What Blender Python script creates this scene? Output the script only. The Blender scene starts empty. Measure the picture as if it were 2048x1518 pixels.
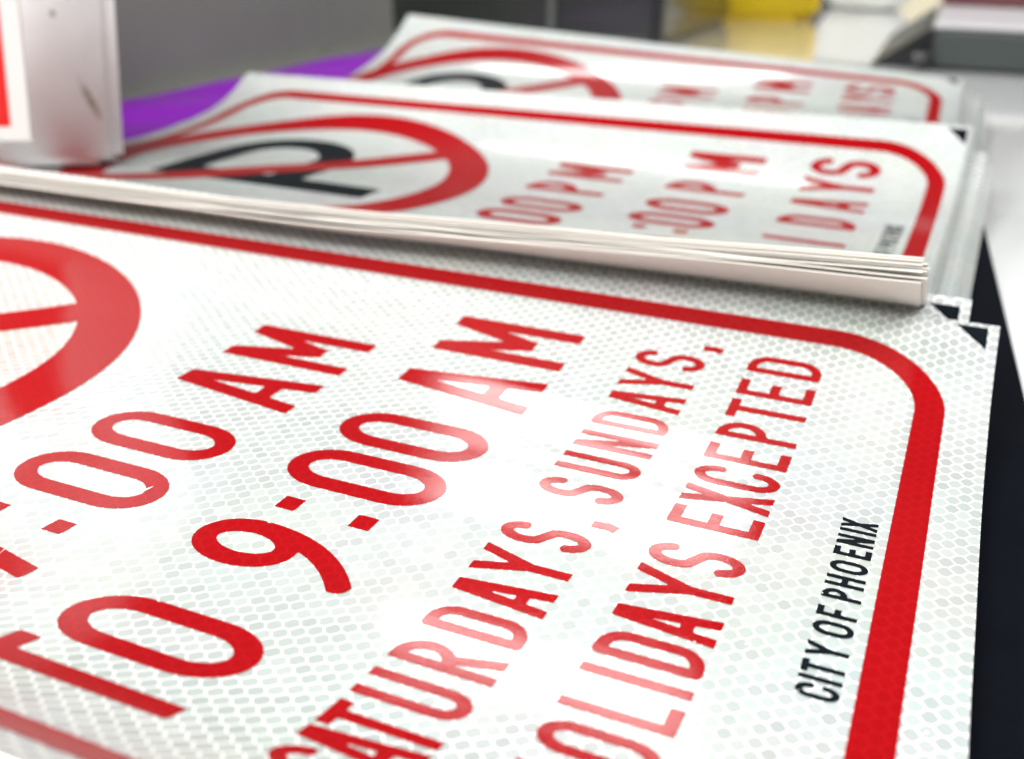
import bpy, bmesh, math, random
import numpy as np

random.seed(7)
scene = bpy.context.scene
COL = scene.collection
IN = 0.0254                      # everything is laid out in inches, linked in metres
TABLE = 0.32                     # table top lies this far under the front sheet's hollow (inches)


def W(p):
    """inches -> metres, table top at z = 0"""
    p = np.asarray(p, float)
    return np.stack([p[..., 0], p[..., 1], p[..., 2] + TABLE], -1) * IN


# ------------------------------------------------------------------ node helpers
def new_mat(name):
    m = bpy.data.materials.new(name)
    m.use_nodes = True
    nt = m.node_tree
    for n in list(nt.nodes):
        nt.nodes.remove(n)
    out = nt.nodes.new('ShaderNodeOutputMaterial')
    b = nt.nodes.new('ShaderNodeBsdfPrincipled')
    nt.links.new(b.outputs[0], out.inputs[0])
    return m, nt, b


class NG:
    """small wrapper for node maths"""
    def __init__(self, nt):
        self.nt = nt

    def node(self, t, **kw):
        n = self.nt.nodes.new(t)
        for k, v in kw.items():
            setattr(n, k, v)
        return n

    def put(self, sock, v):
        if isinstance(v, bpy.types.NodeSocket):
            self.nt.links.new(v, sock)
        else:
            sock.default_value = v

    def m(self, op, a, b=None, c=None, clamp=False):
        n = self.node('ShaderNodeMath', operation=op)
        n.use_clamp = clamp
        self.put(n.inputs[0], a)
        if b is not None:
            self.put(n.inputs[1], b)
        if c is not None:
            self.put(n.inputs[2], c)
        return n.outputs[0]

    def mixc(self, f, a, b):
        n = self.node('ShaderNodeMix', data_type='RGBA')
        self.put(n.inputs[0], f)
        self.put(n.inputs[6], a)
        self.put(n.inputs[7], b)
        return n.outputs[2]

    def mixf(self, f, a, b):
        n = self.node('ShaderNodeMix', data_type='FLOAT')
        self.put(n.inputs[0], f)
        self.put(n.inputs[2], a)
        self.put(n.inputs[3], b)
        return n.outputs[0]

    def noise(self, vec, scale, detail=2.0, rough=.5, dim='3D'):
        n = self.node('ShaderNodeTexNoise', noise_dimensions=dim)
        if vec is not None:
            self.nt.links.new(vec, n.inputs['Vector'])
        n.inputs['Scale'].default_value = scale
        n.inputs['Detail'].default_value = detail
        n.inputs['Roughness'].default_value = rough
        return n.outputs['Fac']

    def bump(self, h, strength, dist, normal=None):
        n = self.node('ShaderNodeBump')
        n.inputs['Strength'].default_value = strength
        n.inputs['Distance'].default_value = dist
        self.nt.links.new(h, n.inputs['Height'])
        if normal is not None:
            self.nt.links.new(normal, n.inputs['Normal'])
        return n.outputs['Normal']


def rgb(r, g, b):
    return (r, g, b, 1.0)


def sheeting(name, cell, wall, tint=.07, coat=1.0, coat_rough=.08, rough=.42, cellvar=.17, spec=.5, metal=0., cellbump=.45, grain=.34):
    """prismatic reflective sheeting: flat-topped hexagon cells with pale seal walls under a glossy film"""
    m, nt, b = new_mat(name)
    g = NG(nt)
    uv = g.node('ShaderNodeUVMap', uv_map='sheet').outputs[0]
    sep = g.node('ShaderNodeSeparateXYZ')
    # slight waviness of the cell grid
    nz = g.node('ShaderNodeTexNoise')
    nt.links.new(uv, nz.inputs['Vector'])
    nz.inputs['Scale'].default_value = 1.3
    nz.inputs['Detail'].default_value = 1.0
    vm = g.node('ShaderNodeVectorMath', operation='MULTIPLY_ADD')
    nt.links.new(nz.outputs['Color'], vm.inputs[0])
    vm.inputs[1].default_value = (.035, .035, 0)
    nt.links.new(uv, vm.inputs[2])
    nt.links.new(vm.outputs[0], sep.inputs[0])
    x, y = sep.outputs[0], sep.outputs[1]
    PX, PY = .25, .19
    fs, ids = [], []
    for ox, oy in ((0, 0), (PX / 2, PY / 2)):
        ux = g.m('DIVIDE', g.m('ADD', x, ox), PX)
        uy = g.m('DIVIDE', g.m('ADD', y, oy), PY)
        ix, iy = g.m('FLOOR', ux), g.m('FLOOR', uy)
        lx = g.m('ABSOLUTE', g.m('MULTIPLY', g.m('SUBTRACT', g.m('SUBTRACT', ux, ix), .5), PX))
        ly = g.m('ABSOLUTE', g.m('MULTIPLY', g.m('SUBTRACT', g.m('SUBTRACT', uy, iy), .5), PY))
        d1 = g.m('SUBTRACT', .095, ly)
        d2 = g.m('SUBTRACT', .0783, g.m('MULTIPLY_ADD', lx, .833, g.m('MULTIPLY', ly, .552)))
        fs.append(g.m('SMOOTH_MIN', d1, d2, .006))
        ids.append(g.m('MULTIPLY_ADD', ix, 7.13 + ox * 9, g.m('MULTIPLY', iy, 3.71 + oy * 5)))
    f = g.m('MAXIMUM', fs[0], fs[1])
    sel = g.m('GREATER_THAN', fs[0], fs[1])
    idv = g.mixf(sel, ids[1], ids[0])
    wn = g.node('ShaderNodeTexWhiteNoise', noise_dimensions='1D')
    nt.links.new(idv, wn.inputs['W'])
    ss = g.node('ShaderNodeMapRange', interpolation_type='SMOOTHSTEP')
    nt.links.new(f, ss.inputs[0])
    ss.inputs[1].default_value = .0028
    ss.inputs[2].default_value = .0090
    inside = ss.outputs[0]
    # faint second outline inside each cell
    rg = g.node('ShaderNodeMapRange', interpolation_type='SMOOTHSTEP')
    nt.links.new(f, rg.inputs[0])
    rg.inputs[1].default_value = .016
    rg.inputs[2].default_value = .03
    # prism ruling
    wv = g.node('ShaderNodeTexWave', wave_type='BANDS')
    rotn = g.node('ShaderNodeVectorRotate', rotation_type='Z_AXIS')
    nt.links.new(uv, rotn.inputs['Vector'])
    rotn.inputs['Angle'].default_value = .9
    nt.links.new(rotn.outputs[0], wv.inputs['Vector'])
    wv.inputs['Scale'].default_value = 19
    wv.inputs['Distortion'].default_value = .6
    var = g.m('MULTIPLY_ADD', wn.outputs[0], cellvar, 1 - cellvar / 2)
    var = g.m('MULTIPLY', var, g.m('MULTIPLY_ADD', wv.outputs['Fac'], .07, .965))
    var = g.m('MULTIPLY', var, g.mixf(rg.outputs[0], 1.05, 1.0))
    var = g.m('MULTIPLY', var, g.m('MULTIPLY_ADD', g.noise(uv, .5, 2), .16, .92))
    cc = g.node('ShaderNodeMix', data_type='RGBA', blend_type='MULTIPLY')
    cc.inputs[0].default_value = 1
    cc.inputs[6].default_value = cell
    comb = g.node('ShaderNodeCombineColor')
    for k in range(3):
        nt.links.new(var, comb.inputs[k])
    nt.links.new(comb.outputs[0], cc.inputs[7])
    # pale iridescent drift of the prisms
    hue = g.node('ShaderNodeTexNoise')
    nt.links.new(uv, hue.inputs['Vector'])
    hue.inputs['Scale'].default_value = .55
    hue.inputs['Detail'].default_value = 1.5
    tn = g.node('ShaderNodeMix', data_type='RGBA', blend_type='SOFT_LIGHT')
    tn.inputs[0].default_value = tint * 2
    nt.links.new(cc.outputs[2], tn.inputs[6])
    nt.links.new(hue.outputs['Color'], tn.inputs[7])
    col = g.mixc(inside, wall, tn.outputs[2])
    nt.links.new(col, b.inputs['Base Color'])
    b.inputs['Roughness'].default_value = rough
    b.inputs['Specular IOR Level'].default_value = spec
    b.inputs['Metallic'].default_value = metal
    b.inputs['Coat Weight'].default_value = coat
    b.inputs['Coat IOR'].default_value = 1.5
    # film: orange peel, slight pillow over each cell, a few scratches in roughness
    fine = g.noise(uv, 55, 2, .6)
    mid = g.noise(uv, 9, 2, .5)
    h = g.m('ADD', g.m('MULTIPLY', fine, grain), g.m('MULTIPLY', mid, .55))
    h = g.m('ADD', h, g.m('MULTIPLY', inside, cellbump))
    h = g.m('ADD', h, g.m('MULTIPLY', wn.outputs[0], cellbump * .4))
    nrm = g.bump(h, 1.0, .000016)
    nt.links.new(nrm, b.inputs['Coat Normal'])
    nt.links.new(g.bump(h, 1.0, .00003), b.inputs['Normal'])
    sc = g.node('ShaderNodeMapRange')
    nt.links.new(g.noise(uv, 2.2, 3), sc.inputs[0])
    sc.inputs[3].default_value = coat_rough * .7
    sc.inputs[4].default_value = coat_rough * 1.4
    nt.links.new(sc.outputs[0], b.inputs['Coat Roughness'])
    return m


def plain(name, col, rough=.5, coat=0., metal=0., noise=.06, nscale=40, spec=.5, bump=0., trans=0., sss=0.):
    m, nt, b = new_mat(name)
    g = NG(nt)
    co = g.node('ShaderNodeTexCoord').outputs['Object']
    n = g.noise(co, nscale, 4, .6)
    mul = g.m('MULTIPLY_ADD', n, noise * 2, 1 - noise)
    cc = g.node('ShaderNodeMix', data_type='RGBA', blend_type='MULTIPLY')
    cc.inputs[0].default_value = 1
    cc.inputs[6].default_value = rgb(*col)
    comb = g.node('ShaderNodeCombineColor')
    for k in range(3):
        nt.links.new(mul, comb.inputs[k])
    nt.links.new(comb.outputs[0], cc.inputs[7])
    nt.links.new(cc.outputs[2], b.inputs['Base Color'])
    b.inputs['Roughness'].default_value = rough
    b.inputs['Metallic'].default_value = metal
    b.inputs['Coat Weight'].default_value = coat
    b.inputs['Coat Roughness'].default_value = .08
    b.inputs['Specular IOR Level'].default_value = spec
    b.inputs['Transmission Weight'].default_value = trans
    if sss:
        b.inputs['Subsurface Weight'].default_value = sss
        b.inputs['Subsurface Radius'].default_value = (.02, .02, .02)
    if bump:
        nt.links.new(g.bump(g.noise(co, nscale * 3, 3), 1., bump), b.inputs['Normal'])
    return m


WHITE_CELL, WHITE_WALL = rgb(.345, .374, .362), rgb(.87, .89, .88)
M_WHITE = sheeting('white_reflective_sheeting', WHITE_CELL, WHITE_WALL, metal=.18)
M_RED = sheeting('red_ink_on_sheeting', rgb(.215, .0005, .002), rgb(.25, .003, .005), tint=.0, cellvar=.05, coat_rough=.085, coat=.62, spec=.04, cellbump=.10, grain=.9)
M_BLACK = sheeting('black_ink_on_sheeting', rgb(.004, .006, .008), rgb(.005, .007, .009), tint=0., cellvar=.0, coat_rough=.12, coat=.2, spec=.02, cellbump=.05)
M_EDGE = plain('cream_paper_liner', (.60, .565, .52), .7, nscale=5, noise=.10)
M_RIMWHITE = plain('white_film_edge', (.86, .86, .83), .45, nscale=30, noise=.04)
M_MAT = plain('black_rubber_mat', (.0016, .0024, .0045), .55, nscale=60, noise=.35, bump=.00008, spec=.03)
M_YEL = plain('yellow_plastic', (.88, .62, .0), .32, nscale=20, noise=.03)
M_PURPLE = plain('purple_vinyl', (.17, .0, .33), .3, coat=.12, nscale=12, noise=.25, spec=.12)
M_GREYPANEL = plain('grey_painted_steel', (.19, .205, .165), .5, nscale=9, noise=.10)
M_DARK = plain('dark_smoked_glass', (.018, .02, .018), .22, coat=.5, nscale=9, noise=.4)
M_DARKTRIM = plain('dark_grey_trim', (.05, .055, .05), .5, nscale=20)
M_SLAB = plain('dark_grey_plastic', (.024, .032, .031), .5, nscale=30, noise=.08)
M_SLABTOP = plain('light_grey_plastic', (.42, .41, .43), .4, nscale=30)
M_BLACKPL = plain('black_plastic', (.008, .009, .009), .3)
M_MAROON = plain('maroon_card', (.10, .025, .03), .6, nscale=20)
M_OCHRE = plain('ochre_card', (.33, .24, .03), .6, nscale=20)
M_WHITEPL = plain('white_plastic', (.78, .79, .77), .35, nscale=20, noise=.03)
M_RIM = plain('pale_ceramic', (.68, .66, .55), .35, nscale=20, noise=.03)
M_BEIGE = plain('beige_board', (.62, .56, .40), .6, nscale=12, noise=.06)
M_PINK = plain('dusty_pink_board', (.42, .26, .24), .6, nscale=12, noise=.08)
M_LABELRED = plain('red_label_print', (.62, .010, .008), .35, coat=.3, noise=.04, nscale=20)
M_LABELWHITE = plain('white_label_print', (.62, .60, .22), .45, noise=.04, nscale=20)
M_FILM = plain('clear_label_film', (.70, .69, .68), .22, coat=.6, noise=.02, nscale=20)
M_FILMEDGE = plain('label_border_line', (.40, .39, .37), .4)

# glossy grey counter
M_TABLE, nt, b = new_mat('glossy_grey_counter')
g = NG(nt)
co = g.node('ShaderNodeTexCoord').outputs['Object']
n1 = g.noise(co, 5, 5, .6)
n2 = g.noise(co, 220, 2, .5)
mixv = g.m('ADD', g.m('MULTIPLY', n1, .06), g.m('MULTIPLY', n2, .05))
ramp = g.mixc(g.m('MULTIPLY', mixv, 6, clamp=True), rgb(.66, .68, .69), rgb(.78, .795, .79))
nt.links.new(ramp, b.inputs['Base Color'])
b.inputs['Roughness'].default_value = .12
b.inputs['Specular IOR Level'].default_value = .8
b.inputs['Coat Weight'].default_value = 1
b.inputs['Coat IOR'].default_value = 1.7
b.inputs['Coat Roughness'].default_value = .05

# milky plastic of the jug, with brown grime marks that have a shape of their own
M_MILK, nt, b = new_mat('milky_plastic')
g = NG(nt)
co = g.node('ShaderNodeTexCoord').outputs['Object']
sp = g.node('ShaderNodeSeparateXYZ')
nt.links.new(co, sp.inputs[0])


def blob(cx, cz, rx, rz, ang, soft):
    ca, sa = math.cos(ang), math.sin(ang)
    dx = g.m('SUBTRACT', sp.outputs[0], cx)
    dz = g.m('SUBTRACT', sp.outputs[2], cz)
    u = g.m('DIVIDE', g.m('ADD', g.m('MULTIPLY', dx, ca), g.m('MULTIPLY', dz, sa)), rx)
    v = g.m('DIVIDE', g.m('SUBTRACT', g.m('MULTIPLY', dz, ca), g.m('MULTIPLY', dx, sa)), rz)
    r = g.m('SQRT', g.m('ADD', g.m('MULTIPLY', u, u), g.m('MULTIPLY', v, v)))
    r = g.m('ADD', r, g.m('MULTIPLY', g.m('SUBTRACT', g.noise(co, 180, 3), .5), 1.3))
    return g.m('SUBTRACT', 1.0, g.m('MULTIPLY', r, soft), clamp=True)


# positions are metres in the jug's frame (origin at its near right bottom corner, x to the right, z up)
st = g.m('ADD', blob(-.0338, .085, .0022, .0022, 0, .8), blob(-.0178, .039, .0022, .011, .42, .75), clamp=True)
st = g.m('MULTIPLY', st, .9)
mott = g.noise(co, 28, 3, .5)
milk = g.mixc(mott, rgb(.86, .86, .87), rgb(.92, .92, .94))
nt.links.new(g.mixc(st, milk, rgb(.22, .17, .09)), b.inputs['Base Color'])
b.inputs['Roughness'].default_value = .34
b.inputs['Subsurface Weight'].default_value = .15
b.inputs['Subsurface Radius'].default_value = (.02, .018, .018)
nt.links.new(g.bump(g.noise(co, 45, 2), 1., .0006), b.inputs['Normal'])


# ------------------------------------------------------------------ object helpers
def link_mesh(name, verts, faces, mats, parent=None, uv=None, fmat=None, smooth=True):
    me = bpy.data.meshes.new(name)
    me.from_pydata([tuple(v) for v in verts], [], [tuple(f) for f in faces])
    if not isinstance(mats, (list, tuple)):
        mats = [mats]
    for m in mats:
        me.materials.append(m)
    if fmat is not None:
        me.polygons.foreach_set('material_index', np.asarray(fmat, dtype=np.int32))
    if smooth is True:
        me.polygons.foreach_set('use_smooth', np.ones(len(me.polygons), dtype=bool))
    elif smooth is not False:
        me.polygons.foreach_set('use_smooth', np.asarray(smooth, dtype=bool))
    if uv is not None:
        lay = me.uv_layers.new(name='sheet')
        li = np.zeros(len(me.loops), dtype=np.int32)
        me.loops.foreach_get('vertex_index', li)
        lay.data.foreach_set('uv', np.asarray(uv, dtype=np.float32)[li].ravel())
    me.update()
    o = bpy.data.objects.new(name, me)
    COL.objects.link(o)
    if parent is not None:
        o.parent = parent
    return o


def tag(o, label, cat, group=None):
    o['label'] = label
    o['category'] = cat
    if group:
        o['group'] = group
    return o


def empty(name, loc=(0, 0, 0), rz=0.):
    o = bpy.data.objects.new(name, None)
    o.empty_display_size = .02
    o.location = loc
    o.rotation_euler = (0, 0, rz)
    COL.objects.link(o)
    return o


def bm_obj(name, bm, mat, parent=None, smooth=False, bevel=0., seg=3):
    if bevel:
        bmesh.ops.bevel(bm, geom=list(bm.edges), offset=bevel, segments=seg, profile=.5, affect='EDGES')
    bmesh.ops.recalc_face_normals(bm, faces=list(bm.faces))
    me = bpy.data.meshes.new(name)
    bm.to_mesh(me)
    bm.free()
    me.materials.append(mat)
    if smooth:
        for p in me.polygons:
            p.use_smooth = True
    o = bpy.data.objects.new(name, me)
    COL.objects.link(o)
    if parent is not None:
        o.parent = parent
    return o


def box_bm(x0, x1, y0, y1, z0, z1):
    """box in inches, local"""
    bm = bmesh.new()
    bmesh.ops.create_cube(bm, size=1.)
    for v in bm.verts:
        v.co.x = (x0 + (v.co.x + .5) * (x1 - x0)) * IN
        v.co.y = (y0 + (v.co.y + .5) * (y1 - y0)) * IN
        v.co.z = (z0 + (v.co.z + .5) * (z1 - z0)) * IN
    return bm


def lathe_bm(prof_pts, n=48):
    bm = bmesh.new()
    rings = []
    for r, z in prof_pts:
        rings.append([bm.verts.new((r * IN * math.cos(2 * math.pi * k / n), r * IN * math.sin(2 * math.pi * k / n), z * IN)) for k in range(n)])
    for a, c in zip(rings[:-1], rings[1:]):
        for k in range(n):
            bm.faces.new((a[k], a[(k + 1) % n], c[(k + 1) % n], c[k]))
    bm.faces.new(rings[0][::-1])
    bm.faces.new(rings[-1])
    return bm


# ------------------------------------------------------------------ curled sheets
SS = np.linspace(-12, 26, 3801)


class Surf:
    """a sheet that lies like a shallow trough: sign coordinates x (down the sign) and s (along the text)"""
    def __init__(self, phi, tx, ty, tz, b, c, d, tw=0., near=-5.6, far=5.8, ripple=None, tw_near=None, sag=0.):
        self.sag = sag
        self.tw_near = tw if tw_near is None else tw_near
        self.phi, self.t, self.tw, self.ripple = phi, (tx, ty, tz), tw, ripple
        t = np.clip(SS - 6, near, far)
        self.th = b * t + c * t ** 2 + d * t ** 3
        ds = np.diff(SS)
        cs, sn = np.cos(self.th), np.sin(self.th)
        self.Y = np.concatenate([[0], np.cumsum((cs[1:] + cs[:-1]) / 2 * ds)])
        self.Z = np.concatenate([[0], np.cumsum((sn[1:] + sn[:-1]) / 2 * ds)])
        k = np.argmin(abs(SS - 6))
        self.Y -= self.Y[k]
        self.Z -= self.Z[k]

    def __call__(self, x, s, h=0., dx=0., ds=0., dphi=0., flat=1., wave=None):
        x, s = np.asarray(x, float), np.asarray(s, float)
        s = s + ds
        th = np.interp(s, SS, self.th)
        tw = 1 + np.where(s < 6, np.where(x > 9, self.tw_near * 1.7, self.tw_near), self.tw) * (x - 9) / 9
        v = np.interp(s, SS, self.Y) - h * np.sin(th) * flat
        z = np.interp(s, SS, self.Z) * tw * flat + h * np.cos(th)
        z = z - self.sag * (1 - ((x - 7.5) / 10) ** 2) * np.clip((4.5 - s) / 4.5, 0, 1)
        if self.ripple is not None:
            z = z + self.ripple(x, s)
        if wave is not None:
            z = z + wave[0] * (np.sin(wave[1] * x + wave[2]) + .5 * np.sin(2.3 * wave[1] * x + 1.7 * wave[2])) * np.clip((2.2 - s) / 2.2, 0, 1)
        u = x - 17.6 + dx
        c, sn = math.cos(self.phi + dphi), math.sin(self.phi + dphi)
        return np.stack([17.6 + u * c - v * sn + self.t[0], 6 + u * sn + v * c + self.t[1], z + self.t[2]], -1)


X0, X1, S0, S1 = -2.35, 18.16, -.17, 12.33          # sheet with its bleed


def sheet_mesh(name, surf, h, thick, parent=None, nx=60, ns=100, x0=X0, x1=X1, s0=S0, s1=S1, edge=None, **kw):
    xs, ss = np.linspace(x0, x1, nx + 1), np.linspace(s0, s1, ns + 1)
    Xg, Sg = np.meshgrid(xs, ss, indexing='ij')
    X, S = Xg.ravel(), Sg.ravel()
    n = len(X)
    top = W(surf(X, S, h, **kw))
    bot = W(surf(X, S, h - thick, **kw))
    idx = np.arange(n).reshape(nx + 1, ns + 1)
    f, fm, sm = [], [], []
    for i in range(nx):
        for j in range(ns):
            a, b_, c, d = idx[i, j], idx[i + 1, j], idx[i + 1, j + 1], idx[i, j + 1]
            f.append((a, b_, c, d)); fm.append(0); sm.append(True)
            f.append((a + n, d + n, c + n, b_ + n)); fm.append(1); sm.append(True)
    rim = [idx[i, 0] for i in range(nx + 1)] + [idx[nx, j] for j in range(1, ns + 1)] + \
          [idx[i, ns] for i in range(nx - 1, -1, -1)] + [idx[0, j] for j in range(ns - 1, 0, -1)]
    # separate rim vertices keep the edges crisp
    allv = np.concatenate([top, bot, top[rim], bot[rim]])
    m = len(rim)
    for k in range(m):
        k2 = (k + 1) % m
        f.append((2 * n + k2, 2 * n + k, 2 * n + m + k, 2 * n + m + k2)); fm.append(2); sm.append(False)
    UV = np.stack([X, S], -1)
    uv = np.concatenate([UV, UV, UV[rim], UV[rim]])
    return link_mesh(name, allv, f, [M_WHITE, M_EDGE, edge or M_EDGE], parent, uv, fm, sm)


PH = .004     # ink film above the sheet, inches


def printed(name, surf, X, S, faces, mat, parent, h, **kw):
    v = W(surf(X, S, h, **kw))
    o = link_mesh(name, v, faces, mat, parent, np.stack([X, S], -1))
    me = o.data
    # faces look up
    nz = sum(p.normal.z for p in list(me.polygons)[:20])
    if nz < 0:
        me.flip_normals()
    return o


def strip(A, B, n=3):
    """faces between two point rows A and B (sign coordinates), with n subdivisions across"""
    A, B = np.asarray(A, float), np.asarray(B, float)
    t = np.linspace(0, 1, n + 1)[:, None, None]
    P = A[None] * (1 - t) + B[None] * t
    m = len(A)
    idx = np.arange((n + 1) * m).reshape(n + 1, m)
    f = [(idx[i, j], idx[i + 1, j], idx[i + 1, j + 1], idx[i, j + 1]) for i in range(n) for j in range(m - 1)]
    P = P.reshape(-1, 2)
    return P[:, 0], P[:, 1], f


def rrect(x0, x1, s0, s1, r, step=.12):
    pts = []
    def seg(a, b_):
        n = max(2, int(math.dist(a, b_) / step))
        for k in range(n):
            t = k / n
            pts.append((a[0] + (b_[0] - a[0]) * t, a[1] + (b_[1] - a[1]) * t))
    def arc(cx, cs, a0):
        for k in range(24):
            a = a0 + math.pi / 2 * k / 24
            pts.append((cx + r * math.cos(a), cs + r * math.sin(a)))
    seg((x0 + r, s0), (x1 - r, s0)); arc(x1 - r, s0 + r, -math.pi / 2)
    seg((x1, s0 + r), (x1, s1 - r)); arc(x1 - r, s1 - r, 0)
    seg((x1 - r, s1), (x0 + r, s1)); arc(x0 + r, s1 - r, math.pi / 2)
    seg((x0, s1 - r), (x0, s0 + r)); arc(x0 + r, s0 + r, math.pi)
    pts.append(pts[0])
    return np.array(pts)


def offset_rr(x0, x1, s0, s1, r, w):
    """outer and inner outline with matching point counts"""
    o = rrect(x0, x1, s0, s1, r)
    i = []
    for (x, s) in o:
        cx = min(max(x, x0 + r), x1 - r)
        cs = min(max(s, s0 + r), s1 - r)
        dx, ds = x - cx, s - cs
        L = math.hypot(dx, ds)
        i.append((x - dx / L * w, s - ds / L * w))
    return o, np.array(i)


# ------------------------------------------------------------------ highway lettering from strokes
def arc(cx, cy, rx, ry, a0, a1, n=18):
    a = np.radians(np.linspace(a0, a1, n))
    return [(cx + rx * math.cos(t), cy + ry * math.sin(t)) for t in a]


def glyph(ch, w, k):
    """(advance width, list of strokes as point rows, clip to cap box) for cap height 1, stroke w; k widens"""
    l, b_, t = w / 2, w / 2, 1 - w / 2
    def O(Wd, ry=None):
        rx = (Wd - w) / 2
        ry = ry or min(rx * 1.35, .5 - l)
        p = arc(Wd / 2, t - ry, rx, ry, 0, 180) + arc(Wd / 2, b_ + ry, rx, ry, 180, 360)
        return p + [p[0]]
    if ch in 'O0':
        Wd = .475 * k if ch == 'O' else .46 * k
        return Wd, [O(Wd)], False
    if ch == 'D':
        Wd = .42 * k; r = .21 * k
        return Wd, [[(l, b_), (l, t), (Wd - l - r, t)] + arc(Wd - l - r, t - r, r, r, 90, 0, 10) + arc(Wd - l - r, b_ + r, r, r, 0, -90, 10) + [(l, b_), (l, b_ + .05)]], False
    if ch in 'PR':
        Wd = (.39 if ch == 'P' else .41) * k; mid = .47 if ch == 'R' else .44
        ry = (t - mid) / 2; rx = min(ry, Wd - w) * .95
        xr = Wd - l - (.01 if ch == 'R' else 0)
        st = [[(l, 0), (l, 1)], [(l, t), (xr - rx, t)] + arc(xr - rx, t - ry, rx, ry, 90, -90, 16) + [(l, mid)]]
        if ch == 'R':
            st.append([(Wd * .50, mid), (Wd - l + .012, -.03)])
        return Wd, st, True
    if ch == 'U':
        Wd = .43 * k; rx = (Wd - w) / 2; ry = min(rx * 1.25, .3)
        return Wd, [[(l, 1)] + arc(Wd / 2, b_ + ry, rx, ry, 180, 360) + [(Wd - l, 1)]], False
    if ch == 'C':
        Wd = .42 * k; rx = (Wd - w) / 2; ry = min(rx * 1.4, .3)
        return Wd, [[(Wd - l, .69)] + arc(Wd / 2, t - ry, rx, ry, 0, 180) + arc(Wd / 2, b_ + ry, rx, ry, 180, 360) + [(Wd - l, .31)]], False
    if ch == 'S':
        Wd = .42 * k; rx = (Wd - w) / 2; ry = .235 - l * .2
        y1, y2 = t - ry, b_ + ry
        return Wd, [arc(Wd / 2, y1, rx, ry, 8, 222, 24) + arc(Wd / 2, y2, rx, ry, 42, -172, 24)], False
    if ch == 'A':
        Wd = .46 * k; e = l * 1.05
        return Wd, [[(e * .95, -.05), (Wd / 2 - l * .35, 1.05)], [(Wd - e * .95, -.05), (Wd / 2 + l * .35, 1.05)], [(Wd * .2, .30), (Wd * .8, .30)]], True
    if ch == 'Y':
        Wd = .48 * k
        return Wd, [[(l * .8, 1.04), (Wd / 2, .43)], [(Wd - l * .8, 1.04), (Wd / 2, .43)], [(Wd / 2, .46), (Wd / 2, 0)]], True
    if ch == 'X':
        Wd = .42 * k
        return Wd, [[(l * .8, -.04), (Wd - l * .8, 1.04)], [(Wd - l * .8, -.04), (l * .8, 1.04)]], True
    if ch == 'N':
        Wd = .44 * k
        return Wd, [[(l, 0), (l, 1)], [(Wd - l, 0), (Wd - l, 1)], [(l * .95, 1.03), (Wd - l * .95, -.03)]], True
    if ch == 'M':
        Wd = .515 * k
        return Wd, [[(l * .9, 0), (l * .9, 1)], [(Wd - l * .9, 0), (Wd - l * .9, 1)], [(l * .9, 1.04), (Wd / 2, .30)], [(Wd - l * .9, 1.04), (Wd / 2, .30)]], True
    if ch == 'T':
        Wd = .40 * k
        return Wd, [[(0, t), (Wd, t)], [(Wd / 2, 0), (Wd / 2, t)]], False
    if ch == 'E':
        Wd = .38 * k
        return Wd, [[(l, 0), (l, 1)], [(l, t), (Wd, t)], [(l, b_), (Wd, b_)], [(l, .51), (Wd * .88, .51)]], False
    if ch == 'F':
        Wd = .37 * k
        return Wd, [[(l, 0), (l, 1)], [(l, t), (Wd, t)], [(l, .49), (Wd * .85, .49)]], False
    if ch == 'L':
        Wd = .38 * k
        return Wd, [[(l, 0), (l, 1)], [(l, b_), (Wd, b_)]], False
    if ch == 'H':
        Wd = .43 * k
        return Wd, [[(l, 0), (l, 1)], [(Wd - l, 0), (Wd - l, 1)], [(l, .51), (Wd - l, .51)]], False
    if ch == 'I':
        return w, [[(l, 0), (l, 1)]], False
    if ch == ':':
        return w, [[(l, .19 - .0), (l, .19 + w)], [(l, .655), (l, .655 + w)]], False
    if ch == ',':
        return w, [[(l, 0), (l, w * 1.05)], [(w * .72, .02), (w * .30, -.14)]], False
    if ch == '9':
        Wd = .43 * k; rx = (Wd - w) / 2; ry = .235
        P = np.array([(Wd - l, t - ry), (Wd - l, .40), (.245, .185), (.045, .035)])
        tail = [tuple((1 - u) ** 3 * P[0] + 3 * u * (1 - u) ** 2 * P[1] + 3 * u * u * (1 - u) * P[2] + u ** 3 * P[3]) for u in np.linspace(0, 1, 20)]
        return Wd, [arc(Wd / 2, t - ry, rx, ry, 0, 360, 36), tail], False
    if ch == '7':
        Wd = .42 * k
        return Wd, [[(0, t), (Wd, t)], [(Wd - l * .9, t), (Wd * .36, -.04)]], True
    if ch == '6':
        Wd = .43 * k; rx = (Wd - w) / 2; ry = .235
        return Wd, [arc(Wd / 2, b_ + ry, rx, ry, 0, 360, 36), [(l, b_ + ry)] + [(l + .02 * u + (Wd * .42) * u ** 2.1, b_ + ry + (1 - b_ - ry) * u + .03 * u) for u in np.linspace(.08, 1, 14)]], True
    if ch == '4':
        Wd = .46 * k
        return Wd, [[(Wd * .70, 0), (Wd * .70, 1)], [(Wd * .64, 1.02), (l * .7, .28)], [(0, .28), (Wd, .28)]], True
    raise ValueError(ch)


def sdf(strokes, w, X, Y, clip):
    f = np.full(X.shape, -9.)
    for P in strokes:
        P = np.asarray(P, float)
        for k in range(len(P) - 1):
            a, c = P[k], P[k + 1]
            d = c - a
            L = math.hypot(*d)
            if L < 1e-6:
                continue
            d = d / L
            u = (X - a[0]) * d[0] + (Y - a[1]) * d[1]
            v = (X - a[0]) * -d[1] + (Y - a[1]) * d[0]
            f = np.maximum(f, np.minimum(np.minimum(w / 2 - abs(v), u), L - u))
            if k > 0:
                f = np.maximum(f, w / 2 - np.hypot(X - a[0], Y - a[1]))
    if clip:
        f = np.minimum(f, np.minimum(Y, 1 - Y))
    return f


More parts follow.
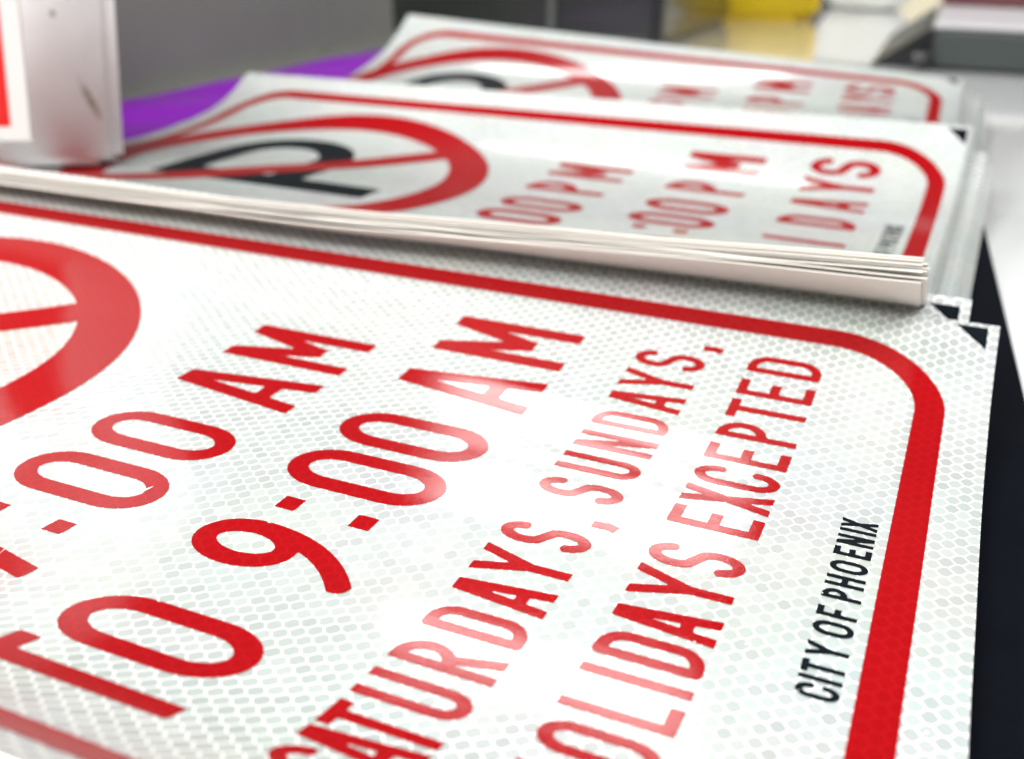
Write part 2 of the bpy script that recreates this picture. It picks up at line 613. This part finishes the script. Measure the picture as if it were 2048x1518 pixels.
def march(f, X, Y):
    """polygons of the region f > 0 on a grid"""
    verts, index, faces = [], {}, []

    def vid(key, x, y):
        if key not in index:
            index[key] = len(verts)
            verts.append((x, y))
        return index[key]
    n, m = f.shape
    pos = f > 0
    cnt = pos[:-1, :-1].astype(int) + pos[1:, :-1] + pos[1:, 1:] + pos[:-1, 1:]
    for i, j in np.argwhere(cnt > 0):
        cs = [(i, j), (i + 1, j), (i + 1, j + 1), (i, j + 1)]
        poly = []
        for k in range(4):
            a, c = cs[k], cs[(k + 1) % 4]
            fa, fc = f[a], f[c]
            if fa > 0:
                poly.append(vid(('v',) + a, X[a], Y[a]))
            if (fa > 0) != (fc > 0):
                t = fa / (fa - fc)
                key = ('e',) + (a + c if a < c else c + a)
                poly.append(vid(key, X[a] + t * (X[c] - X[a]), Y[a] + t * (Y[c] - Y[a])))
        if len(poly) >= 3:
            faces.append(poly)
    return verts, faces


def text_points(items, H, wabs, cell):
    """items: (char, s of its left edge, widening). returns text-space x (along s), y (up), faces"""
    V, F = [], []
    w = wabs / H
    for ch, s0, k in items:
        Wd, st, clip = glyph(ch, w, k)
        lo = -.25 if ch == ',' else -.03
        gx = np.arange(-.03, Wd + .03 + cell / H, cell / H)
        gy = np.arange(lo, 1.03 + cell / H, cell / H)
        X, Y = np.meshgrid(gx, gy, indexing='ij')
        v, f = march(sdf(st, w, X, Y, clip), X, Y)
        off = len(V)
        V += [(s0 + x * H, y * H) for x, y in v]
        F += [[q + off for q in p] for p in f]
    return np.array(V), F


def text_line(name, surf, xtop, H, wabs, items, mat, parent, cell, h, **kw):
    V, F = text_points(items, H, wabs, cell)
    X = xtop + H - V[:, 1]
    return printed(name, surf, X, V[:, 0], F, mat, parent, h, **kw)


def corner_mark(surf, parent, h, x=18.02, s=12.25, a=.42, b_=.46, **kw):
    n = 6
    X, S, F, idx = [], [], [], {}
    for i in range(n + 1):
        for j in range(n + 1 - i):
            idx[i, j] = len(X)
            X.append(x - a * i / n); S.append(s - b_ * j / n)
    for i in range(n):
        for j in range(n - i):
            F.append((idx[i, j], idx[i + 1, j], idx[i, j + 1]))
            if i + j < n - 1:
                F.append((idx[i + 1, j], idx[i + 1, j + 1], idx[i, j + 1]))
    return printed('corner_mark', surf, np.array(X), np.array(S), F, M_BLACK, parent, h, **kw)


def build_sign(root, surf, rows, circ_x, circ_s, R, ring, p_box, top, mark_x=18.02, **kw):
    """prints everything on the sheet: border, prohibition symbol, letter and text lines"""
    o, i = offset_rr(top, 17.64, .27, 11.73, 1.6, .37)
    printed('red_border', surf, *strip(o, i, 4), M_RED, root, PH, **kw)
    # letter P under the ring
    px, ps, pH, pw, pwd = p_box
    V, F = text_points([('P', ps, pwd)], pH, pw, .06)
    printed('black_letter', surf, px + pH - V[:, 1], V[:, 0], F, M_BLACK, root, PH, **kw)
    # ring and slash
    a = np.linspace(0, 2 * np.pi, 181)
    oc = np.stack([circ_x + R * np.cos(a), circ_s + R * np.sin(a)], -1)
    ic = np.stack([circ_x + (R - ring) * np.cos(a), circ_s + (R - ring) * np.sin(a)], -1)
    X, S, F = strip(oc, ic, 8)
    Ri = R - ring + .004
    hw = ring * .42
    vs = np.linspace(-hw, hw, 9)
    rows_ = []
    for v in vs:
        e = math.sqrt(Ri * Ri - v * v)
        u = np.linspace(-e, e, 60)
        rows_.append(np.stack([circ_x + (u - v) * math.sqrt(.5), circ_s + (u + v) * math.sqrt(.5)], -1))
    off = len(X)
    idx = np.arange(9 * 60).reshape(9, 60) + off
    P = np.concatenate(rows_)
    X, S = np.concatenate([X, P[:, 0]]), np.concatenate([S, P[:, 1]])
    F = list(F) + [(idx[i_, j], idx[i_ + 1, j], idx[i_ + 1, j + 1], idx[i_, j + 1]) for i_ in range(8) for j in range(59)]
    printed('prohibition_ring', surf, X, S, F, M_RED, root, PH * 1.6, **kw)
    for (xt, H, wabs, items, mat, cell) in rows:
        text_line('lettering', surf, xt, H, wabs, items, mat, root, cell, PH, **kw)
    corner_mark(surf, root, PH, x=mark_x, **kw)


def run(word, starts, k=1.):
    ks = k if isinstance(k, (list, tuple)) else [k] * len(word)
    return [(c, s, kk) for c, s, kk in zip(word, starts, ks) if c != ' ']


# ------------------------------------------------------------------ camera (solved from the photograph)
F_PX, YAW, PITCH, ROLL, CX, CY, CZ = 2106.879, -.405315, .418928, .01648, 17.3423, -3.16177, 5.98676
ca, sa = math.cos(YAW), math.sin(YAW)
fwd0, right0, up0 = np.array([sa, ca, 0]), np.array([ca, -sa, 0]), np.array([0, 0, 1.])
fwd = fwd0 * math.cos(PITCH) - up0 * math.sin(PITCH)
upv = up0 * math.cos(PITCH) + fwd0 * math.sin(PITCH)
r_ = right0 * math.cos(ROLL) + upv * math.sin(ROLL)
u_ = upv * math.cos(ROLL) - right0 * math.sin(ROLL)
from mathutils import Matrix
cam_d = bpy.data.cameras.new('camera')
cam = bpy.data.objects.new('camera', cam_d)
COL.objects.link(cam)
loc = W(np.array([CX, CY, CZ]))
cam.matrix_world = Matrix(((r_[0], u_[0], -fwd[0], loc[0]), (r_[1], u_[1], -fwd[1], loc[1]), (r_[2], u_[2], -fwd[2], loc[2]), (0, 0, 0, 1)))
cam_d.sensor_fit = 'HORIZONTAL'
cam_d.sensor_width = 36
cam_d.lens = 36 * F_PX / 2048
cam_d.clip_start = .01
cam_d.clip_end = 60
cam_d.dof.use_dof = True
cam_d.dof.focus_distance = .285
cam_d.dof.aperture_fstop = 9.2
scene.camera = cam


# ------------------------------------------------------------------ front pile
# slow dents of the top sheet, as slope changes along the text direction
DENT = np.array([(.8, 0), (1.6, .01), (2.5, .0328), (3.1, .0047), (3.35, .0046), (3.6, .0028), (3.85, .0022), (4.1, .0155), (4.8, .0358), (5.5, .0188), (5.85, -.0021),
                 (6.2, -.0072), (6.5, -.0103), (6.8, -.0167), (7.1, -.0161), (7.5, -.0065), (7.8, -.0084), (8.1, .0048), (8.5, .0098), (8.85, .0122),
                 (9.0, .0269), (9.5, .0294), (10.3, -.007), (11.2, 0)])
_ds = np.linspace(-1, 14, 3001)
_dz = np.concatenate([[0], np.cumsum(np.interp(_ds, DENT[:, 0], DENT[:, 1])[1:] * np.diff(_ds))])
_dz -= np.interp(6., _ds, _dz)


def front_ripple(x, s):
    x, s = np.asarray(x, float), np.asarray(s, float)
    q = s + .07 * np.sin(1.3 * x + .4) + .05 * np.sin(2.3 * x - 1.1 * s) - .03 * (x - 14)
    a = np.interp(q, _ds, _dz)
    env = np.clip((s - .8) / 2, 0, 1) * np.clip((11.4 - s) / 2, 0, 1)
    a = a + .0016 * np.sin(.9 * x - 1.7 * s) * env
    a = a + .0010 * np.sin(2.1 * x + 3.3 * s + .5) * env
    a = a + .0016 * np.sin(2 * math.pi * (s + .16 * x) / .62 + .6 * np.sin(1.7 * x)) * np.exp(-((x - 14.2) / 1.8) ** 2 - ((s - 7.7) / .9) ** 2)
    return a


FR = Surf(0, 0, 0, 0, .0122503, -.00465052, .0023414, ripple=front_ripple)
front = sheet_mesh('no_parking_sign', FR, 0., .018, nx=90, ns=200, x0=-4.4, edge=M_RIMWHITE)
tag(front, 'sharp nearest no parking sign with red 9:00 AM lettering, on the front pile', 'sign')
RW = .25
rows_front = [
    (7.82, 2.0, .25, run('7:00AM', [2.42, 3.49, 4.12, 5.33, 6.93, 8.25], [1, 1, 1, 1, 1.05, 1.0]), M_RED, .03),
    (10.62, 2.0, .25, run('TO9:00AM', [1.10, 2.0, 3.80, 4.95, 5.49, 6.62, 8.17, 9.52], [1, 1, 1, 1, 1, 1, 1.06, 1.03]), M_RED, .03),
    (13.48, 1.0, .132, run('SATURDAYS,', [1.29, 1.68, 2.05, 2.56, 3.18, 3.77, 4.31, 4.80, 5.44, 6.02], [1, .93, .98, 1, .96, .97, .94, 1.03, .92, 1]) +
     run('SUNDAYS,', [6.50, 7.13, 7.74, 8.37, 8.97, 9.48, 10.11, 10.74], [.95, 1, 1, .98, .98, 1.03, 1.02, 1]), M_RED, .017),
    (15.03, 1.0, .132, run('HOLIDAYS', [2.02, 2.63, 3.24, 3.77, 4.07, 4.56, 5.07, 5.67], [.95, .93, 1, 1, .98, .92, 1.12, 1.0]) +
     run('EXCEPTED', [6.50, 7.02, 7.50, 8.10, 8.70, 9.21, 9.80, 10.42], [1.05, .95, 1.05, 1.05, 1.02, 1.15, 1.08, 1.05]), M_RED, .017),
    (16.775, .375, .064, run('CITYOFPHOENIX', [4.27, 4.51, 4.61, 4.85, 5.19, 5.48, 5.79, 6.02, 6.28, 6.60, 6.83, 7.10, 7.19],
                             [1.25, 1.2, 1.2, 1.2, 1.25, 1.2, 1.2, 1.2, 1.25, 1.2, 1.2, 1.2, 1.2]), M_BLACK, .0075),
]
build_sign(front, FR, rows_front, 1.95, 5.75, 4.93, .95, (-.6, 3.4, 5.4, .88, 1.75), -3.7)

# nicks and dust on the film
for k, (nx0, ns0, nl, nw, na) in enumerate([(9.56, 4.66, .16, .022, .25), (9.2, 3.1, .5, .006, -.35), (8.9, 3.25, .6, .005, -.30), (16.3, 8.6, .25, .006, .6)]):
    tt = np.linspace(-.5, .5, 7)
    ww = nw * (1 - (2 * tt) ** 2) + .0015
    A = np.stack([nx0 + nl * tt * math.sin(na) - ww / 2, ns0 + nl * tt * math.cos(na)], -1)
    B = A + np.stack([ww, 0 * ww], -1)
    printed('scratch', FR, *strip(A, B, 1), M_RIMWHITE, front, PH * 2.2)
for k in range(9):
    cx_, cs_ = random.uniform(15.5, 17.9), random.uniform(4, 9)
    rr_ = random.uniform(.006, .013)
    aa = np.linspace(0, 2 * np.pi, 9)[:-1]
    printed('dust_speck', FR, cx_ + rr_ * np.cos(aa) * random.uniform(.7, 1.4), cs_ + rr_ * np.sin(aa), [tuple(range(8))], M_RIMWHITE, front, PH * 2.4)

FT = .030
t2 = sheet_mesh('sign_sheet', FR, -.0195, .018, nx=60, ns=120, x0=-4.0, s1=12.45, edge=M_RIMWHITE, dx=-.41, ds=.41)
corner_mark(FR, t2, -.0195 + PH * .5, dx=-.41, ds=.41)
tag(t2, 'white sheet just below the nearest sign, its black corner triangle peeping out behind', 'sheet', 'sheets of the front pile')
for k in range(6):
    o = sheet_mesh('sign_sheet', FR, -FT * (1.6 + k), .02, nx=24, ns=70, x0=-4.0, dx=-.12 - .08 * random.random(), ds=-.06 + .08 * random.random())
    tag(o, 'thin white sheet buried in the front pile under the nearest sign', 'sheet', 'sheets of the front pile')

# ------------------------------------------------------------------ middle pile
PMrows = [
    (9.03, 1.84, .27, run('4:00PM', [2.3, 3.49, 4.28, 5.45, 7.05, 8.32], 1.05), M_RED, .04),
    (11.87, 1.80, .27, run('TO6:00PM', [.9, 2.0, 3.80, 5.05, 5.55, 6.70, 8.35, 9.70], 1.05), M_RED, .04),
    (14.68, 1.56, .24, run('HOLIDAYS', [2.2, 3.3, 4.55, 5.62, 6.40 + .45, 8.15, 9.25, 10.20], [1, 1, 1.1, 1, 1.05, 1.1, 1.05, 1.15]), M_RED, .035),
    (16.77, .34, .06, run('CITYOFPHOENIX', [4.50, 4.74, 4.84, 5.08, 5.42, 5.71, 6.02, 6.25, 6.51, 6.83, 7.06, 7.33, 7.42],
                          1.25), M_BLACK, .015),
]


def soft_ripple(ax, pa, amp):
    def f(x, s):
        x, s = np.asarray(x, float), np.asarray(s, float)
        env = np.clip((s - .5) / 2, 0, 1) * np.clip((12 - s) / 2, 0, 1)
        return env * amp * (np.sin(2 * math.pi * s / 2.9 + pa + .2 * x) + .5 * np.sin(.7 * x + .9 * s + ax))
    return f


MD = Surf(-.018826, -.730588, 11.154607, .307369, .0108086, -.0015605, .00308895, tw=.089439, tw_near=.22, sag=.04, near=-4.85, ripple=soft_ripple(.4, 1.2, .008))
mid = sheet_mesh('no_parking_sign', MD, 0., .019, nx=60, ns=160, x1=17.88, wave=(.012, .7, .5))
tag(mid, 'blurred no parking sign with black P and PM times, on the middle pile', 'sign')
build_sign(mid, MD, PMrows, 3.18, 6.0, 4.94, .95, (.55, 4.47, 5.8, .87, 1.95), -1.83, mark_x=17.84, wave=(.012, .7, .5))
for k in range(9):
    r = random.random
    fl = 1. if k < 5 else 1 - .017 * (k - 4)
    o = sheet_mesh('sign_sheet', MD, -.021 * (1 + k) - .004 * r(), .017, nx=60, ns=90, x1=17.86, s0=S0 + (0 if k < 4 else .05 * r()),
                   dx=(.05 if k > 1 else -.02) + .16 * (r() - .5), ds=.08 * (r() - .5), dphi=.004 * (r() - .5), flat=fl,
                   wave=(.012 + (.008 * r() if k > 4 else 0), .7 if k < 5 else .5 + .4 * r(), .5 if k < 5 else .3 + .9 * r()))
    tag(o, 'curled white sheet with cream near edge, under the top sign of the middle pile', 'sheet', 'curled sheets of the middle pile')
for k in range(6):
    r = random.random
    o = sheet_mesh('sign_sheet', MD, -.030 * (9.5 + k), .022, nx=24, ns=70, s0=1.8, dx=.16 + .05 * k * r(), ds=.08 * r(), dphi=.006 * (r() - .5), flat=.74 - .05 * k)
    tag(o, 'white sheet fanned out to the right at the foot of the middle pile', 'sheet', 'fanned sheets of the middle pile')

# ------------------------------------------------------------------ far pile
FA = Surf(.034921, -1.21367, 22.587713, .488168, .0691743, -.00899138, .00159626, tw=-.40, near=0., ripple=soft_ripple(1.4, 2.2, .010))
far = sheet_mesh('no_parking_sign', FA, 0., .024, nx=60, ns=120, s0=1.2, x0=-1.75)
tag(far, 'most blurred no parking sign sheet, farthest of the three, on top of the back pile', 'sign')
build_sign(far, FA, PMrows, 3.24, 6.0, 5.1, .95, (.55, 4.47, 5.8, .87, 1.95), -1.24)
for k in range(14):
    r = random.random
    o = sheet_mesh('sign_sheet', FA, -.045 * (1 + k), .024, nx=24, ns=70, s0=1.2, x0=-1.75, dx=.05 * k * r() + (.25 if k > 4 else 0), ds=.08 * (r() - .5), flat=1 - .03 * k)
    tag(o, 'white sheet pressed flat in the farthest pile under its top sign', 'sheet', 'sheets of the far pile')

# ------------------------------------------------------------------ counter and mat
bm = box_bm(-60, 60, -30, 130, -1.2 - TABLE + TABLE, 0)
counter = bm_obj('counter', bm, M_TABLE)
tag(counter, 'glossy light grey counter top that everything rests on', 'counter')
mt = empty('cutting_mat', W(np.array([18.35, 16.5, -TABLE])), .078)
bm = box_bm(-24, 0, -30, 14, .002, .075)
bm_obj('mat_sheet', bm, M_MAT, mt, bevel=.0006, seg=2)
tag(mt, 'thin black mat under the piles of signs, its edge showing at the right', 'mat')

# ------------------------------------------------------------------ milky jug standing on the middle pile
J0 = MD(.05, 4.3)
jug = empty('plastic_jug', W(np.array([J0[0], J0[1], J0[2] + .05])), .76)
jug.rotation_euler = (0, math.radians(4.), .88)
bm = box_bm(-4.3, 0, 0, 4.3, 0, 9)
bmesh.ops.bevel(bm, geom=[e for e in bm.edges if abs(e.verts[0].co.z - e.verts[1].co.z) > .01], offset=.35 * IN, segments=6, affect='EDGES')
bmesh.ops.bevel(bm, geom=[e for e in bm.edges if max(e.verts[0].co.z, e.verts[1].co.z) < 1e-6], offset=.22 * IN, segments=4, affect='EDGES')
bm_obj('jug_body', bm, M_MILK, jug, smooth=True)
bm = lathe_bm([(1.9, 8.98), (1.5, 9.6), (.9, 10.0), (.9, 10.9), (.86, 10.95)])
for v in bm.verts:
    v.co.x -= 2.15 * IN; v.co.y += 2.15 * IN
bm_obj('jug_neck', bm, M_WHITEPL, jug, smooth=True)
bm = box_bm(-3.9, -2.0, -.012, .02, .62, 7)
lab = bm_obj('label', bm, M_FILM, jug)
bm = box_bm(-3.9, -1.97, -.010, .012, .59, 7.02)
bm_obj('label_border', bm, M_FILMEDGE, lab)
bm = box_bm(-3.7, -2.38, -.020, .0, .93, 5.5)
bm_obj('label_print', bm, M_LABELRED, lab)
tag(jug, 'milky plastic jug with a red label and brown stains, standing on the middle pile', 'jug')

# ------------------------------------------------------------------ behind: grey steel box, purple vinyl, dark cabinet
gb = empty('steel_cabinet', W(np.array([-9.8, 26., -TABLE])))
bm_obj('cabinet_body', box_bm(-14, 0, -14, 18.6, 0, 5.6), M_GREYPANEL, gb, bevel=.004)
for yy in (12.2,):
    bm_obj('panel_seam', box_bm(-.02, .10, yy, yy + .5, .6, 5.2), M_GREYPANEL, gb, bevel=.001)
tag(gb, 'grey painted steel cabinet at the left behind the jug', 'cabinet')

pv = empty('vinyl_sheets', W(np.array([-9.6, 15., -TABLE])), -.02)
bm = bmesh.new()
ny, nx_ = 60, 24
gridv = []
for j in range(ny + 1):
    row = []
    for i in range(nx_ + 1):
        u, v = i / nx_, j / ny
        z = .42 * (1 - (2 * u - 1) ** 6) ** .5 if 0 < i < nx_ else .02
        z += (.12 * math.sin(11 * v + 2.2 * u) + .08 * math.sin(31 * v - 4 * u)) * math.sin(math.pi * u)
        row.append(bm.verts.new((6.6 * u * IN, 31 * v * IN, max(.02, z) * IN)))
    gridv.append(row)
for j in range(ny):
    for i in range(nx_):
        bm.faces.new((gridv[j][i], gridv[j][i + 1], gridv[j + 1][i + 1], gridv[j + 1][i]))
low = [[bm.verts.new((q.co.x, q.co.y, 0)) for q in (gridv[j][0], gridv[j][-1])] for j in range(ny + 1)]
for j in range(ny):
    bm.faces.new((low[j][0], low[j][1], low[j + 1][1], low[j + 1][0]))
    bm.faces.new((low[j][0], low[j + 1][0], gridv[j + 1][0], gridv[j][0]))
    bm.faces.new((low[j + 1][1], low[j][1], gridv[j][-1], gridv[j + 1][-1]))
for j, rv in ((0, gridv[0]), (ny, gridv[ny])):
    bm.faces.new([low[j][0]] + rv + [low[j][1]])
bm_obj('vinyl_pile', bm, M_PURPLE, pv, smooth=True)
tag(pv, 'wavy pile of shiny purple vinyl lying along the grey cabinet', 'vinyl')

dc = empty('dark_cabinet', W(np.array([-5.2, 51., -TABLE])))
bm_obj('cabinet_body', box_bm(-10, 7.0, .2, 16, .3, 7.5), M_DARK, dc, bevel=.004)
bm_obj('plinth', box_bm(-9.8, 6.8, .6, 15, 0, .3), M_BLACKPL, dc)
bm_obj('door_seam', box_bm(1.0, 1.35, .05, .35, .6, 7.2), M_DARKTRIM, dc)
bm_obj('side_post', box_bm(6.6, 7.2, -.1, .5, 0, 7.5), M_BLACKPL, dc, bevel=.002)
bm_obj('rail', box_bm(-9.5, 6.4, -.05, .4, 3.1, 3.5), M_DARKTRIM, dc, bevel=.002)
tag(dc, 'dark smoked cabinet standing behind the far pile', 'cabinet')

# yellow jug
yb = empty('yellow_jug', W(np.array([1.5, 71., -TABLE])), .42)
bm = box_bm(-5.6, 5.0, -2.6, 2.6, 0, 11)
bmesh.ops.bevel(bm, geom=[e for e in bm.edges if abs(e.verts[0].co.z - e.verts[1].co.z) > .01], offset=1.1 * IN, segments=8, affect='EDGES')
bmesh.ops.bevel(bm, geom=[e for e in bm.edges if max(e.verts[0].co.z, e.verts[1].co.z) < 1e-6], offset=.5 * IN, segments=5, affect='EDGES')
bm_obj('jug_body', bm, M_YEL, yb, smooth=True)
bm_obj('label', box_bm(-1.9, 1.6, -2.64, -2.5, 3.4, 8), M_LABELWHITE, yb, bevel=.001)
tag(yb, 'bright yellow plastic jug reflected in the glossy counter', 'jug')

# white tub
tb = empty('white_tub', W(np.array([8.3, 84., -TABLE])))
bm_obj('tub_body', lathe_bm([(2.0, 0), (2.6, .25), (3.3, 1.2), (3.6, 3.5), (3.7, 3.6)]), M_WHITEPL, tb, smooth=True)
tag(tb, 'round white tub beside the yellow jug', 'tub')

# dark slab with its light top and the things on it
sl = empty('equipment_case', W(np.array([15.0, 49.5, -TABLE])), .03)
bm_obj('case_body', box_bm(0, 26, 0, 20, .12, 1.75), M_SLAB, sl, bevel=.004)
bm_obj('case_lid', box_bm(-.1, 26.1, .15, 20, 1.76, 2.05), M_SLABTOP, sl, bevel=.003)
bm = bmesh.new()
pr = [(-2.6, .02), (0, .02), (0, 1.7), (-.3, 1.7)]
vs0 = [bm.verts.new((x * IN, .4 * IN, z * IN)) for x, z in pr]
vs1 = [bm.verts.new((x * IN, 16 * IN, z * IN)) for x, z in pr]
bm.faces.new(vs0); bm.faces.new(vs1[::-1])
for k in range(4):
    bm.faces.new((vs0[k], vs1[k], vs1[(k + 1) % 4], vs0[(k + 1) % 4]))
bm_obj('side_wedge', bm, M_BLACKPL, sl)  # black wedge sloping down from the left side of the case
bm = bmesh.new()
bmesh.ops.create_cone(bm, cap_ends=True, segments=32, radius1=.45 * IN, radius2=.4 * IN, depth=.6 * IN)
for v in bm.verts:
    v.co = (v.co.x - .35 * IN, v.co.z - .35 * IN, v.co.y + .48 * IN)
bm_obj('knob', bm, M_BLACKPL, sl, smooth=True)
tag(sl, 'low dark grey equipment case with a light lid, on the counter at the right', 'case')

mb = empty('maroon_box', W(np.array([14.6, 60., -TABLE + 2.07])), .02)
bm_obj('box_body', box_bm(0, 6.3, 0, 5, 0, 1.6), M_MAROON, mb, bevel=.003)
tag(mb, 'flat maroon box lying on the equipment case', 'box')
ob = empty('ochre_box', W(np.array([21.4, 60., -TABLE + 2.07])), .02)
bm_obj('box_body', box_bm(0, 6.5, 0, 5, 0, 2.2), M_OCHRE, ob, bevel=.003)
tag(ob, 'ochre box lying beside the maroon one on the equipment case', 'box')

# beige board standing far behind, mirrored in the counter
bb = empty('beige_board', W(np.array([7., 118., -TABLE])))
bm_obj('board', box_bm(0, 15, 0, 1, 0, 13), M_BEIGE, bb, bevel=.002)
tag(bb, 'beige board standing at the back of the counter', 'board')

# ------------------------------------------------------------------ ceiling lamps and added fill lamps
def lamp(x, y, z, sx, sy, power, col=(1., .985, .96)):
    d = bpy.data.lights.new('ceiling_or_fill_panel', 'AREA')
    d.shape = 'RECTANGLE'
    d.size, d.size_y = sx * IN, sy * IN
    d.energy = power
    d.color = col
    o = bpy.data.objects.new('ceiling_or_fill_panel', d)
    o.location = W(np.array([x, y, z]))
    COL.objects.link(o)
    return o


for lx, ly, sx, sy, pw in ((-25, 118, 44, 12, 18), (-132, 12, 66, 40, 250), (-122, -10, 48, 24, 40), (-30, 8, 48, 24, 24),  # second entry: unseen fill added to whiten the sheets at left
                           (30, -40, 48, 24, 74), (72, 22, 48, 24, 20), (60, 66, 48, 24, 30), (72, 118, 48, 24, 9), (-25, -74, 48, 24, 150)):  # third entry here: fill added to brighten the yellow jug and back piles
    lamp(lx, ly, 70, sx, sy, pw)

wd = bpy.data.worlds.new('World')
scene.world = wd
wd.use_nodes = True
wd.node_tree.nodes['Background'].inputs[0].default_value = (.93, .97, 1.0, 1)
wd.node_tree.nodes['Background'].inputs[1].default_value = .06

scene.view_settings.view_transform = 'Standard'
scene.view_settings.look = 'None'
scene.view_settings.exposure = 0.
scene.view_settings.gamma = 1.
scene.view_settings.use_curve_mapping = False
scene.cycles.use_denoising = True
scene.cycles.max_bounces = 8
scene.cycles.sample_clamp_indirect = 6
